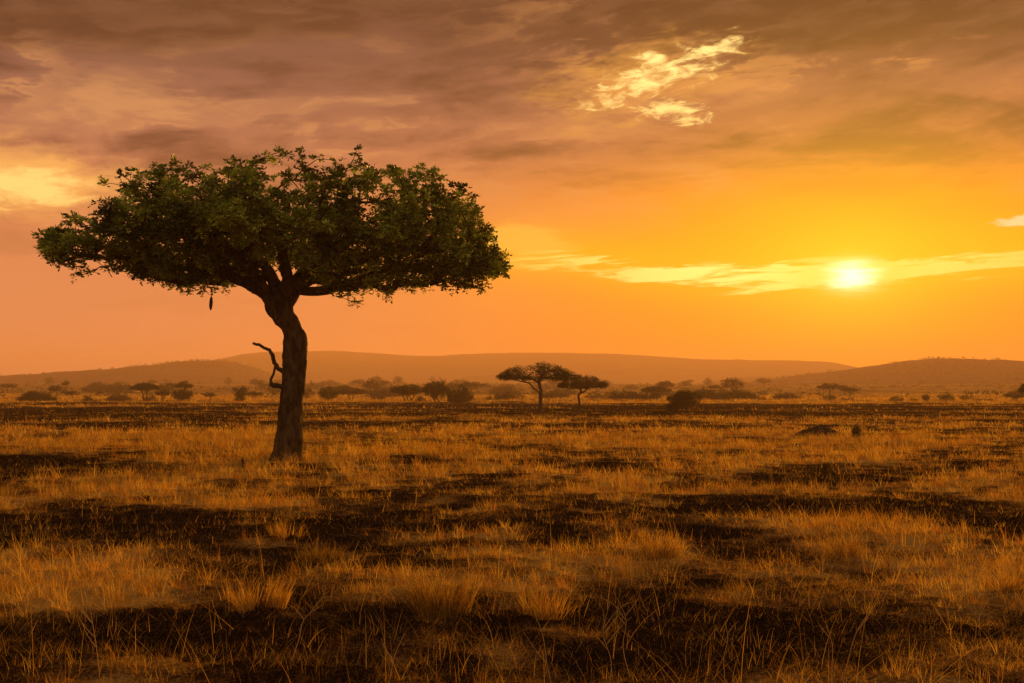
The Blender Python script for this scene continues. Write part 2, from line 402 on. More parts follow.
# ------------------------------------------------------------------ the big tree
YT = F*CAMH/70.0; S = YT/F
def tp(px, py, dy=0.0): return np.array([(px-CX)*S, YT+dy, CAMH+(HOR-py)*S])
def big_tree():
    base = tp(286, 460); base[2] = float(H(base[0], base[1]))
    root = empty('sausage_tree', tuple(base))
    tag(root, 'large spreading green tree standing alone at the left on a thick bent trunk', 'tree')
    inv = -base
    # trunk and great limbs, fused
    bag = Bag()
    tr = [(286,466,0,19),(286.5,459,0,16.5),(287.5,450,0,14.2),(289,435,0,13),(290,420,0,12.2),(292,395,.05,11.8),(293.5,370,.1,11.6),(294.5,350,.1,12),(295,338,.1,12),(291,327,.05,10.4),(284,316,0,11.2),(279,305,0,13.8),(276,297,0,12)]
    c = spline([(*(tp(a, b, d)+inv), r*S) for a, b, d, r in tr], 60)
    tube(bag, c[:, :3], c[:, 3], 20, .10, 3)
    # root flare
    for k in range(9):
        an = k*2*math.pi/9+.3
        p0 = tp(286, 450)+inv; d = np.array([math.cos(an), math.sin(an), 0])
        q = [p0+d*.25, p0+d*.40+np.array([0, 0, -.22]), p0+d*(.55+.1*math.sin(k*3))+np.array([0, 0, -.42]), p0+d*.78+np.array([0, 0, -.62])]
        cc = spline(np.c_[np.array(q), [.14, .13, .10, .05]], 10); tube(bag, cc[:, :3], cc[:, 3], 8, .1, k)
    limbs = [
      [(277,303,0,10.5),(264,291,0,8.5),(252,285,-.1,7),(238,279,-.3,6),(222,275,-.5,5),(196,271,-.9,4.2),(165,268,-1.4,3.2),(130,262,-1.8,2.2)],
      [(281,300,.1,10),(273,285,.5,7),(262,268,1.0,5.5),(245,250,1.6,4.5),(222,234,2.3,3.2)],
      [(284,302,0,10),(292,290,.1,8.5),(299,278,.2,6.5),(312,268,.2,5.6),(336,261,.1,4.8),(372,256,-.3,4),(412,252,-.5,3.0),(450,254,-.8,2)],
      [(288,296,-.1,8),(291,280,-.6,6),(292,262,-1.5,5),(298,240,-2.4,4),(306,215,-3.1,2.8)],
      [(284,298,.2,8.5),(286,283,.9,6),(292,265,2.0,5),(305,245,3.2,3.8),(322,228,4.2,2.6)],
      [(270,296,-.1,7),(262,280,-.9,5),(250,262,-2.1,4),(236,245,-3.4,3),(222,232,-4.5,2)],
      [(293,288,-.2,5.5),(310,283,-1.0,4),(332,272,-2.3,3.2),(360,262,-3.6,2.4)],
      [(278,292,.3,6),(262,276,1.3,4.5),(240,264,2.7,3.5),(214,256,4.0,2.4)],
      [(296,284,.5,5),(318,270,2.0,4),(350,260,3.4,3),(385,250,4.3,2)],
      [(297,288,-.1,3.2),(303,291,-.1,2.4),(318,291.5,-.1,2.1),(333,289.5,-.2,1.7),(352,284,-.3,1.2)],
      [(288,285,.1,5.5),(284,262,.2,4.6),(276,236,.1,3.6),(270,205,0,2.6)],
    ]
    chains = [[p for p in (tp(279, 303)+inv, tp(279, 301)+inv)]]
    for L in limbs:
        c = spline([(*(tp(a, b, d)+inv), r*S) for a, b, d, r in L], 26)
        tube(bag, c[:, :3], np.maximum(c[:, 3], .03), 10, .14, int(L[0][0])+int(L[1][0]))
        chains.append([p for p in c[::2, :3]])
    trunk = bag.build('trunk', M_bark, root, True)
    md = trunk.modifiers.new('fuse', 'REMESH'); md.mode = 'VOXEL'; md.voxel_size = .045; md.use_smooth_shade = True
    ms = trunk.modifiers.new('soft', 'SMOOTH'); ms.factor = .5; ms.iterations = 3
    tx = bpy.data.textures.new('bark_lumps', 'CLOUDS'); tx.noise_scale = .35; tx.noise_depth = 3
    mdp = trunk.modifiers.new('lumps', 'DISPLACE'); mdp.texture = tx; mdp.strength = .12; mdp.mid_level = .5
    # leaf cluster centres
    TX = [35,48,62,78,100,120,140,165,195,225,255,285,320,350,372,400,425,445,462,478,490,502,511]
    TY = [237,220,206,200,186,168,160,154,155,158,153,151,152,151,153,156,156,158,164,180,202,230,256]
    BX = [35,50,75,100,130,160,178,200,216,240,262,300,320,340,362,385,410,440,465,490,505,511]
    BY = [245,264,276,270,273,280,288,287,284,272,262,272,283,298,296,290,284,277,284,282,274,264]
    pts = []
    tries = 0
    while len(pts) < 2250 and tries < 400000:
        tries += 1
        px = rng.uniform(36, 510); t = rng.uniform(-1, 1)
        w = math.sqrt(max(0, 1-((px-273)/243)**2))
        hy = 6.3*w
        dy = t*hy
        T_ = np.interp(px, TX, TY); B_ = np.interp(px, BX, BY)
        u = rng.random()
        e = math.sqrt(max(0, 1-t*t))
        top = B_+(T_-B_)*(.35+.65*e); bot = B_+(T_-B_)*.28*abs(t)**1.5
        if top > bot-4: continue
        py = bot+(top-bot)*u+5*(u-.3)
        # hollow heart of the crown: fewer leaves deep inside and low
        inner = (1-abs(t))*(1-abs(u-.5)*2)
        if rng.random() < inner*.25: continue
        k_ = YT/(YT+dy) if dy < 0 else 1.0
        px = 273+(px-273)/k_*(1.0 if dy < 0 else 1.0); py = 300-(300-py)*(1-.9*(k_-1)); px = 273+(px-273)/k_
        px = 273+(px-273)*.97; py = py+8*(1-u*.9)*0+ (7 if py < 215 else 7*(285-py)/70 if py < 285 else 0)
        p = tp(px, py, dy)
        cl = fbm(np.array([p[0]*.9+p[1]*.35]), np.array([p[2]*1.25+p[1]*.6]), 3, 143)[0]
        edge_ = max(abs(px-273)/240, 1-u if u > .75 else 0)
        if cl < .475+.04*edge_ and rng.random() < .92: continue
        if pts:
            dd = np.linalg.norm(np.array(pts[-400:])-p, axis=1)
            if dd.min() < .22: continue
        pts.append(p)
    # outlying sprays that break the outline
    for (px, py) in [(38,240),(62,211),(70,213),(75,270),(47,247),(128,168),(131,178),(174,160),(176,152+8),(182,166),(232,158),(240,160),(262,153),(268,148),(274,146),(282,145),(302,150),(308,150),(338,150),(362,152),(366,151),(410,166),(444,172),(100,268),(62,262),(70,276),(176,286),(182,291),(200,292),(240,283),(186,283),(165,281),(232,290),(437,285),(440,280),(466,288),(462,281),(505,273),(488,284),(478,287),(330,291),(345,299),(372,294),(390,291),(355,303),(150,160),(205,158),(222,157),(250,152),(317,148),(290,146),(395,163),(428,170),(90,196),(108,183)]:
        pts.append(tp(273+(px-273)*.97, py+(10 if py < 160 else 5 if py < 225 else -2), rng.normal()*.6))
    for k in range(110):
        px = rng.uniform(120, 258); py = np.interp(px, [120, 165, 200, 258], [266, 279, 281, 268])+rng.uniform(-16, 6)
        pts.append(tp(px, py, rng.uniform(-2.6, 1.5)))
    for k in range(90):
        px = rng.uniform(318, 480); pts.append(tp(px, np.interp(px, [318, 345, 400, 480], [282, 290, 282, 279])+rng.uniform(-14, 5), rng.uniform(-2.2, 2)))
    C = np.array(pts)+inv
    net = branch_net(chains, C, .12, .45, .10, rtip=.0095, expo=.5, rmax=.16)
    bb = Bag()
    for k, (P, rr) in enumerate(net[0:]):
        if len(P) < 2: continue
        s = 6 if rr.max() > .04 else 4
        tube(bb, P, np.maximum(rr, .008), s, 0, k, cap=False)
    bb.build('branches', M_bark, root, True)
    # compound leaves round every twig tip
    V, Q, T = [], [], []
    ncl = len(C); nl = 7
    for li in range(nl):
        d = rng.normal(size=(ncl, 3)); d[:, 2] = d[:, 2]*.7+.15; d /= np.linalg.norm(d, axis=1)[:, None]
        Ll = (.17+.15*rng.random(ncl))[:, None]
        tw = (.35+1.25*smooth(.32, .66, fbm(C[:, 0]*1.4+C[:, 1]*.8, C[:, 2]*1.9-C[:, 1]*.6, 3, 7)))*(.55+.9*rng.random(ncl))  # noise per clump; the look of lit leaf clumps put into the tint
        for q in range(7):
            f = (.30, .30, .55, .55, .8, .8, .95)[q]; side = (1, -1, 1, -1, 1, -1, 0)[q]
            pos = C+d*Ll*f+np.array([0, 0, -1])*Ll*f*f*.25
            s = np.cross(d, np.array([0, 0, 1.0])); s /= np.linalg.norm(s, axis=1)[:, None]+1e-6
            dd = s*side*.85+d*.6+rng.normal(size=(ncl, 3))*.3; dd /= np.linalg.norm(dd, axis=1)[:, None]
            w = np.cross(dd, rng.normal(size=(ncl, 3))*.5+np.array([0, 0, 1.0])); w /= np.linalg.norm(w, axis=1)[:, None]
            nn = np.cross(dd, w)
            l = (.095+.075*rng.random(ncl))[:, None]; ww = l*.6
            V.append(np.stack([pos, pos+dd*l*.5+w*ww*.5+nn*ww*.12, pos+dd*l-nn*l*.1, pos+dd*l*.5-w*ww*.5+nn*ww*.12], 1).reshape(-1, 3))
            tt = tw*(.85+.3*rng.random(ncl))
            T.append(np.repeat(np.stack([tt*(.85+.35*rng.random(ncl)), tt, tt*.9], 1), 4, 0))
    V = np.concatenate(V); T = np.concatenate(T); Q = np.arange(len(V)).reshape(-1, 4)
    mesh_obj('crown', V, [Q], M_leaf, root, False, T)
    # dead snapped branch on the left of the trunk
    db = Bag()
    c = spline([(*(tp(a, b, d)+inv), r*S) for a, b, d, r in [(286,372,-.1,2.6),(281,369.5,-.25,2.0),(276.5,362,-.35,1.9),(275,356,-.4,1.9),(272,351,-.4,1.6),(267,348,-.45,1.5),(262,345.5,-.5,1.5),(256,344,-.5,1.2)]], 34)
    tube(db, c[:, :3]+rng.normal(size=(34, 3))*.012, c[:, 3], 8, .4, 2)
    c = spline([(*(tp(a, b, d)+inv), r*S) for a, b, d, r in [(288,389,-.2,2.2),(281,386,-.35,2.4),(276,385.5,-.4,2.3),(272.5,384,-.42,1.4)]], 16)
    tube(db, c[:, :3], c[:, 3], 8, .2, 5)
    c = spline([(*(tp(a, b, d)+inv), r*S) for a, b, d, r in [(275,385,-.4,1.8),(273.5,380,-.42,1.4),(276,374,-.4,1.2),(277.5,366,-.36,1.2)]], 16)
    tube(db, c[:, :3], c[:, 3], 8, .2, 6)
    tag(db.build('dead_branch', M_darkbark, root, True), 'bare dead crooked branch sticking out left of the trunk')
    # hanging sausage fruit
    for (px, py, dy, Lp) in [(211, 299, 0, 17)]:
        a = tp(px, py, dy)+inv
        z = np.linspace(0, 1, 14)
        rr = np.where(z < .25, .008, .062*np.sqrt(np.clip(1-((z-.62)/.385)**2, 0.02, 1)))
        P = np.array([[a[0]+.01*math.sin(5*q), a[1], a[2]+.25-q*Lp*S*1.1] for q in z])
        fb = Bag(); tube(fb, P, rr, 10, .05, 4)
        tag(fb.build('fruit', M_darkbark, root, True), 'long brown pod hanging on a stalk below the left limb')
big_tree()

# ------------------------------------------------------------------ smaller trees and bushes
LEAFMAT = {'acacia': M_acacia, 'bush': M_bush, 'scrub': M_scrub}
def crown_points(kind, w, h, n):
    """centres of leaf clumps for a plant w wide and h tall, base at the origin"""
    out = []
    while len(out) < n:
        a = rng.uniform(0, 2*math.pi); r = math.sqrt(rng.random())
        x = r*math.cos(a); y = r*math.sin(a)
        if kind == 'umbrella':      # thin flat crown
            lo, hi = .58+.08*r, 1.0-.27*r*r
        elif kind == 'flat':        # deeper flat-topped
            lo, hi = .42+.15*r, 1.0-.28*r*r
        elif kind == 'dome':
            lo, hi = .05, .98*math.sqrt(max(0.02, 1-r*r*.9))
        elif kind == 'round':
            e = math.sqrt(max(0, 1-r*r)); lo, hi = .55-.42*e, .55+.45*e
        elif kind == 'vase':
            z0 = rng.random(); s = .45+.55*z0; x *= s; y *= s; lo, hi = z0*.96, z0*.96+.06
        elif kind == 'wisp':
            lo, hi = .15, 1.0-.5*r
        z = rng.uniform(lo, hi)
        out.append((x*w/2, y*w/2*.95, z*h))
    if kind == 'wisp':
        ns = 16; A = rng.uniform(0, 6.28, ns); I = rng.uniform(.1, 1.0, ns)**.8*1.25; Ln = rng.uniform(.6, 1.05, ns); k = rng.integers(0, ns, n); f = .15+.85*rng.random(n)**.75
        j = rng.normal(size=(n, 3))*.05
        return np.stack([(np.cos(A[k])*np.sin(I[k])*Ln[k]*f+j[:, 0])*w/2*1.1, (np.sin(A[k])*np.sin(I[k])*Ln[k]*f+j[:, 1])*w/2, np.abs(np.cos(I[k]*.85)*Ln[k]*f+j[:, 2])*h], 1)
    P = np.array(out)
    if kind in ('dome', 'round'):
        an = np.arctan2(P[:, 1], P[:, 0]); e = P[:, 2]/h
        q = .62+.75*fbm(np.cos(an)*1.7+e*2.2+w*3, np.sin(an)*1.7+h*5-e, 2, 19)
        P[:, 0] *= q; P[:, 1] *= q; P[:, 2] *= .45+.55*q+.12*(rng.random(len(P)) < .1)
    n3 = fbm(P[:, 0]/w*11+w, P[:, 2]/h*7+P[:, 1]/w*3+h, 2, int(w*13+h*7) % 97)
    return P[n3 > np.quantile(n3, .34)]

def plant(name, loc, w, h, kind, mat, label, cat, group=None, dens=1.0, px=.2, seed=1, lean=0, stems=1, rz=0):
    root = empty(name, loc, rz)
    tag(root, label, cat, group)
    vol = w*w*h
    n = int(np.clip(dens*(w*w*(.5 if kind in ('umbrella', 'flat') else .8)*h)/(px*px*px*9), 40, 2600))
    P = crown_points(kind, w, h, n)
    P[:, 0] += lean*P[:, 2]/h
    nst = min(len(P), 60 if w/px < 40 else 150)
    T = P[rng.choice(len(P), nst, replace=False)]
    bag = Bag()
    tr = .035*h if kind in ('umbrella', 'flat') else .02*h
    fork = {'umbrella': .42, 'flat': .3}.get(kind, .12)*h
    for s in range(stems):
        ox = (s-(stems-1)/2)*.12*w
        bend = rng.normal(size=2)*.03*h
        ch = [np.array([ox, 0, -.15]), np.array([ox+bend[0]*.5, bend[1]*.5, fork*.45]), np.array([ox*1.3+bend[0], bend[1], fork])]
        ch = [p for p in spline(ch, 7)]
        sub = T[s::stems]
        if len(sub) == 0: continue
        for (Pp, rr) in branch_net([ch], sub, .15, h*.1, .10, rtip=tr/math.sqrt(len(sub)), expo=.5):
            rr = rr*(1+.5*np.clip(1-Pp[:, 2]/(.15*h), 0, 1))
            tube(bag, Pp, np.maximum(rr, px*.06), 6, 0, 1, cap=False)
    bag.build('trunk', M_darkbark, root, True)
    lp = px*1.15
    V, Q, Tt = leaf_cards(P, lp, 9, px*1.9, (1.25, 1.25, .6 if kind in ('umbrella', 'flat') else .9), .25, .6)
    mesh_obj('crown', V, [Q], mat, root, False, Tt)
    return root

def at(px, Y): 
    x = (px-CX)/F*Y
    return (x, Y, float(H(x, Y)))
def from_base(px, py):
    Y = F*CAMH/(py-HOR); return at(px, Y)

def put(name, px, Y, x0, x1, top, kind, mat, label, cat='tree', dens=1.0, stems=1, group=None, pxf=1.0):
    loc = at(px, Y); s = Y/F
    w = (x1-x0)*s; h = CAMH+(HOR-top)*s-loc[2]
    cxm = ((x0+x1)/2-px)*s
    return plant(name, loc, w, h, kind, mat, label, cat, group, dens, s*pxf, lean=cxm, stems=stems)

# two acacias and the shrub on the middle ground
put('acacia_tree', 539.5, 114.8, 496, 577, 361.5, 'umbrella', M_acacia, 'dark flat-topped acacia, the larger one of the pair right of centre', dens=4.5, stems=1, pxf=.85)
put('acacia_tree', 580.5, 132, 559, 608, 375, 'umbrella', M_scrub, 'smaller paler acacia just right of the large flat-topped acacia', dens=1.0, stems=1, pxf=.8)
put('thorn_bush', 684, 126, 668, 699, 390, 'round', M_bush, 'dark ragged bush standing alone in the grass right of the two acacias', 'bush', .55, 2, pxf=.8)
put('low_shrub', 671, 127.5, 664, 680, 403.5, 'dome', M_bush, 'low dark shrub touching the left foot of the ragged bush', 'bush', 1.5, 2, pxf=.8)

B, A_, SC = M_bush, M_acacia, M_scrub
far = [
 # name, px, Y, x0, x1, top, kind, mat, stems, label
 ('scrub_thicket', 36, 235, 18, 52, 391.5, 'dome', B, 3, 'long low brown thicket nearest the left edge of the frame'),
 ('acacia_tree', 56, 330, 49, 63, 384.5, 'flat', A_, 1, 'small acacia rising behind the right end of the leftmost thicket'),
 ('palm_like_tree', 65.5, 420, 62.5, 68.5, 380, 'umbrella', A_, 1, 'tiny thin tree with a small round head, tallest above the leftmost thicket'),
 ('acacia_tree', 72, 300, 66, 78, 391, 'umbrella', A_, 1, 'tiny flat acacia low between the leftmost thicket and the small round bush'),
 ('round_bush', 88, 240, 83, 93, 394.5, 'dome', B, 2, 'small round bush alone between the leftmost thicket and the flat acacia'),
 ('scrub_thicket', 119, 240, 107, 131, 394, 'dome', SC, 3, 'hazy brown thicket under the left side of the wide flat acacia'),
 ('acacia_tree', 145, 262, 131, 158, 383, 'umbrella', A_, 2, 'wide thin umbrella acacia in the far line at left, above thickets'),
 ('round_bush', 149, 236, 143, 155, 394.5, 'dome', B, 2, 'small bush under the right side of the wide thin umbrella acacia'),
 ('flat_bush', 162.5, 228, 156, 169, 389, 'flat', B, 2, 'small dark flat-topped bush left of the biggest round bush'),
 ('acacia_tree', 184, 300, 176, 192, 381, 'umbrella', A_, 1, 'umbrella acacia whose arched top shows above the large round bush'),
 ('round_bush', 182, 222, 171, 192.5, 388.5, 'round', B, 2, 'large dark round bush left of the big tree, below an arched acacia'),
 ('acacia_tree', 210.5, 235, 204.5, 217, 392.5, 'umbrella', B, 1, 'small low umbrella tree between the round bush and the cup-shaped bush'),
 ('cup_shaped_bush', 239.5, 222, 231.5, 248, 388.5, 'vase', B, 2, 'dark cup-shaped bush with a flat top, nearest left of the big trunk'),
 ('acacia_tree', 254, 250, 246, 264, 391.5, 'umbrella', SC, 2, 'pale hazy umbrella tree touching the right of the cup-shaped bush'),
 ('round_bush', 307, 275, 301, 313, 389, 'round', B, 1, 'small hazy round bush just right of the big trunk'),
 ('round_bush', 328, 224, 319.5, 338, 386, 'round', B, 1, 'dark upright bush on a short stem, left of a pale spreading tree'),
 ('acacia_tree', 351, 262, 336, 366, 388, 'flat', SC, 2, 'pale wide spreading tree right of the dark upright bush'),
 ('round_bush', 377.5, 262, 370, 386, 393.5, 'dome', SC, 2, 'small pale bush between the pale spreading tree and the many-stemmed tree'),
 ('acacia_tree', 408, 228, 392, 426, 384.5, 'flat', B, 3, 'broad many-stemmed flat-topped tree left of the tallest dark bush'),
 ('tall_bush', 437, 218, 423, 451, 380, 'round', B, 2, 'tallest dark bush in the clump left of the pair of acacias'),
 ('round_bush', 460, 208, 446, 474, 385.5, 'dome', B, 2, 'dark sloping bush joined to the right of the tallest dark bush'),
 ('round_bush', 420, 214, 416, 425, 394, 'dome', SC, 1, 'little pale bush in front between the many-stemmed tree and the tallest bush'),
 ('round_bush', 489, 250, 484, 494, 395.5, 'dome', B, 1, 'tiny round bush below the left tip of the large acacia'),
 ('scrub_thicket', 508, 290, 495, 524, 392, 'dome', SC, 3, 'pale thicket behind and left of the large acacia trunk'),
 ('scrub_thicket', 553, 300, 543, 572, 391.5, 'dome', SC, 3, 'pale thicket showing between the trunks of the two acacias'),
 ('scrub_thicket', 594, 295, 585, 604, 393.5, 'dome', SC, 2, 'pale low bush just right of the smaller acacia trunk'),
 ('scrub_thicket', 622, 270, 604, 640, 391, 'dome', B, 4, 'brown thicket between the smaller acacia and the hazy umbrella tree'),
 ('acacia_tree', 655, 280, 641, 671, 386.5, 'umbrella', B, 2, 'hazy wide umbrella tree behind and left of the ragged bush'),
 ('round_bush', 651, 262, 640, 664, 391, 'dome', B, 2, 'brown bush filling the space under the hazy wide umbrella tree'),
 ('scrub_thicket', 704, 270, 690, 720, 388.5, 'dome', B, 3, 'brown thicket behind and right of the ragged bush'),
 ('scrub_thicket', 737, 280, 718, 757, 390, 'dome', B, 4, 'long low brown thicket, right neighbour of the one behind the ragged bush'),
 ('round_bush', 763, 250, 758, 769, 397.5, 'dome', B, 1, 'small low bush just past the right end of the long brown thicket'),
 ('scrub_thicket', 787, 275, 772, 801, 393.5, 'dome', SC, 3, 'hazy orange brown thicket left of the dark ball-like bush under the sun'),
 ('round_bush', 829.5, 238, 823.5, 836, 395, 'round', B, 1, 'dark ball-like bush just left of below the sun'),
 ('low_shrub', 846, 255, 838, 856, 398.5, 'dome', SC, 2, 'flat pale shrub right of the dark ball-like bush'),
 ('round_bush', 895.5, 232, 888.5, 903.5, 396.5, 'dome', B, 2, 'low dark domed bush, first of the row below the right hill'),
 ('low_shrub', 914.5, 240, 911.5, 917.5, 399.5, 'dome', B, 1, 'tiniest dark bush, right of the low dark dome'),
 ('thorn_bush', 925.5, 236, 920.5, 931, 392.5, 'wisp', B, 2, 'spiky upright bush between the tiniest bush and the dark domed pair'),
 ('round_bush', 946, 234, 938.5, 953.5, 392.5, 'dome', B, 2, 'larger bush of the dark pair below the right hill crest'),
 ('round_bush', 966, 238, 960, 971, 395.5, 'round', B, 2, 'smaller dark bush of the pair below the right hill crest'),
 ('low_shrub', 982, 245, 972, 993, 399, 'dome', SC, 2, 'long flat shrub left of the tree at the right edge'),
 ('flat_bush', 1015, 225, 1005, 1027, 392.5, 'flat', B, 3, 'flat dark bush on short stems at the right edge'),
 ('acacia_tree', 1031, 160, 1020, 1044, 381, 'flat', A_, 1, 'dark tree cut off by the right edge, its crown tip showing'),
]
for (nm, px, Y, x0, x1, top, kind, mat, st, lab) in far:
    put(nm, px, Y, x0, x1, top, kind, mat, lab, 'bush' if ('bush' in nm or 'shrub' in nm or 'thicket' in nm) else 'tree', .75, st, pxf=.9)

# tiny trees dotted over the far plain: a few kinds, copied
protos = []
for k, (kind, w, h, mt) in enumerate([('umbrella', 7.5, 5, M_bush), ('dome', 6, 3.2, M_bush), ('flat', 6.5, 5.5, M_scrub), ('round', 4.5, 4.8, M_bush), ('dome', 11, 3.4, M_scrub)]):
    protos.append(plant('distant_tree', (0, 0, 0), w, h, kind, mt, 'tiny hazy tree dotted on the far plain in front of the hills', 'tree', 'tiny trees on the far plain', .8, .42, stems=1))
def copy_tree(o):
    c = o.copy(); COL.objects.link(c)
    for ch in o.children:
        d = ch.copy(); COL.objects.link(d); d.parent = c
    return c
r2 = random.Random(5)
spots = []
for k in range(110):
    Y = r2.choice([r2.uniform(330, 500), r2.uniform(450, 800), r2.uniform(600, 1000)])
    px = r2.uniform(-60, 1090)
    if 740 < px < 1000 and r2.random() < .55: continue
    if 50 < px < 260 and r2.random() < .3: continue
    spots.append((px, Y))
for i, (px, Y) in enumerate(spots):
    p = protos[i % 5]
    o = p if i < 5 else copy_tree(p)
    o.location = at(px, Y)
    s = r2.uniform(.6, 1.15)*(1.0 if Y < 500 else 1.25)
    o.scale = (s*r2.uniform(.85, 1.2), s, s*r2.uniform(.85, 1.1)); o.rotation_euler = (0, 0, r2.uniform(0, 6.28))

# woodland on the hills and scrub that reads as one mass
def woodland():
    bag = Bag()
    for (XX, YY, ZZ), num, sz in ((hl, 2600, 3.0), (hr, 2400, 2.8)):
        n, k = XX.shape
        i = (rng.random(num)*(n*.62)).astype(int); j = rng.integers(2, k-2, num)
        dens = fbm(XX[i, j]/80, YY[i, j]/60, 3, 4); ok = dens > .5
        i = i[ok]; j = j[ok]
        jx = rng.normal(size=len(i))*2
        C = np.stack([XX[i, j]+jx, YY[i, j], ZZ[i, j]+sz*.3], 1)
        V, Q, T = leaf_cards(C, sz*.6, 5, sz*.42, (1.1, 1.1, .7), .2, .8)
        bag.add(V, Q, None, T)
    # scattered plain scrub 350-1100 m
    m = 2600
    Y = 330+800*rng.random(m); X = rng.uniform(-.55, .55, m)*Y
    d = fbm(X/70, Y/50, 3, 61); ok = d > .56; X = X[ok]; Y = Y[ok]
    C = np.stack([X, Y, H(X, Y)+.7], 1)
    V, Q, T = leaf_cards(C, 1.0, 8, 1.1, (1.5, 1.5, .6), .2, .7); bag.add(V, Q, None, T)
    o = bag.build('woodland', M_bush)
    tag(o, 'far-off scrub and woodland speckling the plain and hillsides', 'woodland', kind='stuff')
woodland()

# ------------------------------------------------------------------ mound, sapling, clod, stump
def mound(name, loc, wx, wy, h, mat, label, cat, seed, n=48):
    t = np.linspace(-1, 1, n); X, Y = np.meshgrid(t, t)
    r = np.sqrt(X*X+Y*Y)
    Z = np.clip(1-r**1.7, -.12, 1)
    Z = np.sign(Z)*np.abs(Z)**.8
    Z = Z*(1+.55*(fbm(X*2.6+seed, Y*2.6, 4, seed)-.5))+.12*(fbm(X*9, Y*9+seed, 3, seed+1)-.5)
    Z = np.where(r >= 1, -.15, Z)
    V = np.stack([X*wx/2, Y*wy/2, Z*h], -1).reshape(-1, 3)
    i = np.arange(n-1)[:, None]; j = np.arange(n-1)[None]
    Q = np.stack([i*n+j, i*n+j+1, (i+1)*n+j+1, (i+1)*n+j], -1).reshape(-1, 4)
    o = mesh_obj(name, V, [Q], mat, None, True, None, loc)
    return tag(o, label, cat)
M_dirt = bark_mat('dark_earth', (.018, .012, .009), (.06, .038, .024), 3.0, 1.0)
mound('termite_mound', from_base(818, 436), 2.6, 2.2, .50, M_dirt, 'low dark earth mound on the plain below the sun', 'mound', 4)
mound('earth_clod', from_base(421, 559), .17, .17, .11, M_dirt, 'small black clod in the grass just left of the tallest tussock', 'clod', 9, 20)
plant('sapling', from_base(855.5, 437), .42, .60, 'wisp', M_bush, 'tiny dark sapling just right of the earth mound', 'sapling', None, 2.0, .055, stems=2)
st = Bag(); p = np.array(from_base(243, 468))
tube(st, spline([(0, 0, -.03), (.01, 0, .1), (-.02, 0, .22), (.01, .01, .30)], 8), [.035, .04, .035, .045, .05, .035, .02, .01], 8, .2, 3)
tag(st.build('stump', M_darkbark, None, True, tuple(p)), 'tiny dark upright stump in bright grass left of the big trunk', 'stump')

# ------------------------------------------------------------------ grass
STRAW = np.array([[1.0, .90, .55], [.95, .78, .42], [.80, .58, .28], [1.08, 1.0, .70], [.66, .42, .18]])
def blades(X, Y, Z, h, w, az, lean, curve, col, seg=3):
    """vectorised curved blades"""
    m = len(X)
    t = np.linspace(0, 1, seg+1)[None]
    d = np.stack([np.cos(az), np.sin(az)], 1)
    hor = h[:, None]*(np.sin(lean)[:, None]*t + curve[:, None]*t**2.2)
    ver = h[:, None]*(np.cos(lean)[:, None]*t - .55*curve[:, None]*t**2.4)
    cx = X[:, None]+d[:, :1]*hor; cy = Y[:, None]+d[:, 1:]*hor; cz = Z[:, None]+np.maximum(ver, 0)-.02
    fa = rng.random(m)*np.pi
    sx = np.cos(fa)[:, None]; sy = np.sin(fa)[:, None]
    ww = w[:, None]*.5*(1-.88*t**1.3)
    A = np.stack([cx-sx*ww, cy-sy*ww, cz], -1); Bp = np.stack([cx+sx*ww, cy+sy*ww, cz], -1)
    V = np.stack([A, Bp], 2).reshape(m, -1, 3)
    k = 2*(seg+1); s = np.arange(seg)
    q = np.stack([2*s, 2*s+1, 2*s+3, 2*s+2], -1)
    Q = (np.arange(m)[:, None, None]*k+q[None]).reshape(-1, 4)
    return V.reshape(-1, 3), Q, np.repeat(col, k, 0)

def tuft_field(bag, Y0, Y1, dens, nb, hmean, wid, rad, seg=3, pmin=.02, gpow=1.3, margin=2.5):
    area = .5*(Y1*Y1-Y0*Y0)*1.04+2*margin*(Y1-Y0)
    n = int(area*dens)
    Y = np.sqrt(Y0**2+(Y1**2-Y0**2)*rng.random(n)); X = (rng.random(n)*2-1)*(.52*Y+margin)
    g = G(X, Y)
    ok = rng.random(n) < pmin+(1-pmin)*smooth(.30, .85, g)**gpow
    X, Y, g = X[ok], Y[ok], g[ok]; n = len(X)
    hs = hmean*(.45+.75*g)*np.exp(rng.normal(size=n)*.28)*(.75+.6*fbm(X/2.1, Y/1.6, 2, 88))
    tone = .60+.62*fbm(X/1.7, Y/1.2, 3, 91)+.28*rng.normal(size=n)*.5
    base = STRAW[rng.integers(0, len(STRAW), n)]
    lean_az = 2.6+.8*rng.normal(size=n)
    cnt = np.maximum(2, (nb*(.5+rng.random(n))*(.5+.8*g)).astype(int))
    I = np.repeat(np.arange(n), cnt); m = len(I)
    a = rng.random(m)*2*np.pi; r = np.abs(rng.normal(size=m))*rad
    bx = X[I]+np.cos(a)*r; by = Y[I]+np.sin(a)*r
    az = np.where(rng.random(m) < .35, lean_az[I]+rng.normal(size=m)*.5, a+rng.normal(size=m)*.5)
    h = hs[I]*(.45+.75*rng.random(m))
    lean = np.abs(rng.normal(size=m))*.32+.04; curve = np.abs(rng.normal(size=m))*.32
    col = base[I]*(tone[I]*(.72+.5*rng.random(m)))[:, None]
    dk = rng.random(m) < .10; col[dk] *= .35
    col = np.clip(col, .05, 1.1)
    w = wid*(.6+.8*rng.random(m))
    V, Q, C = blades(bx, by, H(bx, by), h, w, az, lean, curve, col, seg)
    bag.add(V, Q, None, C)
    return m

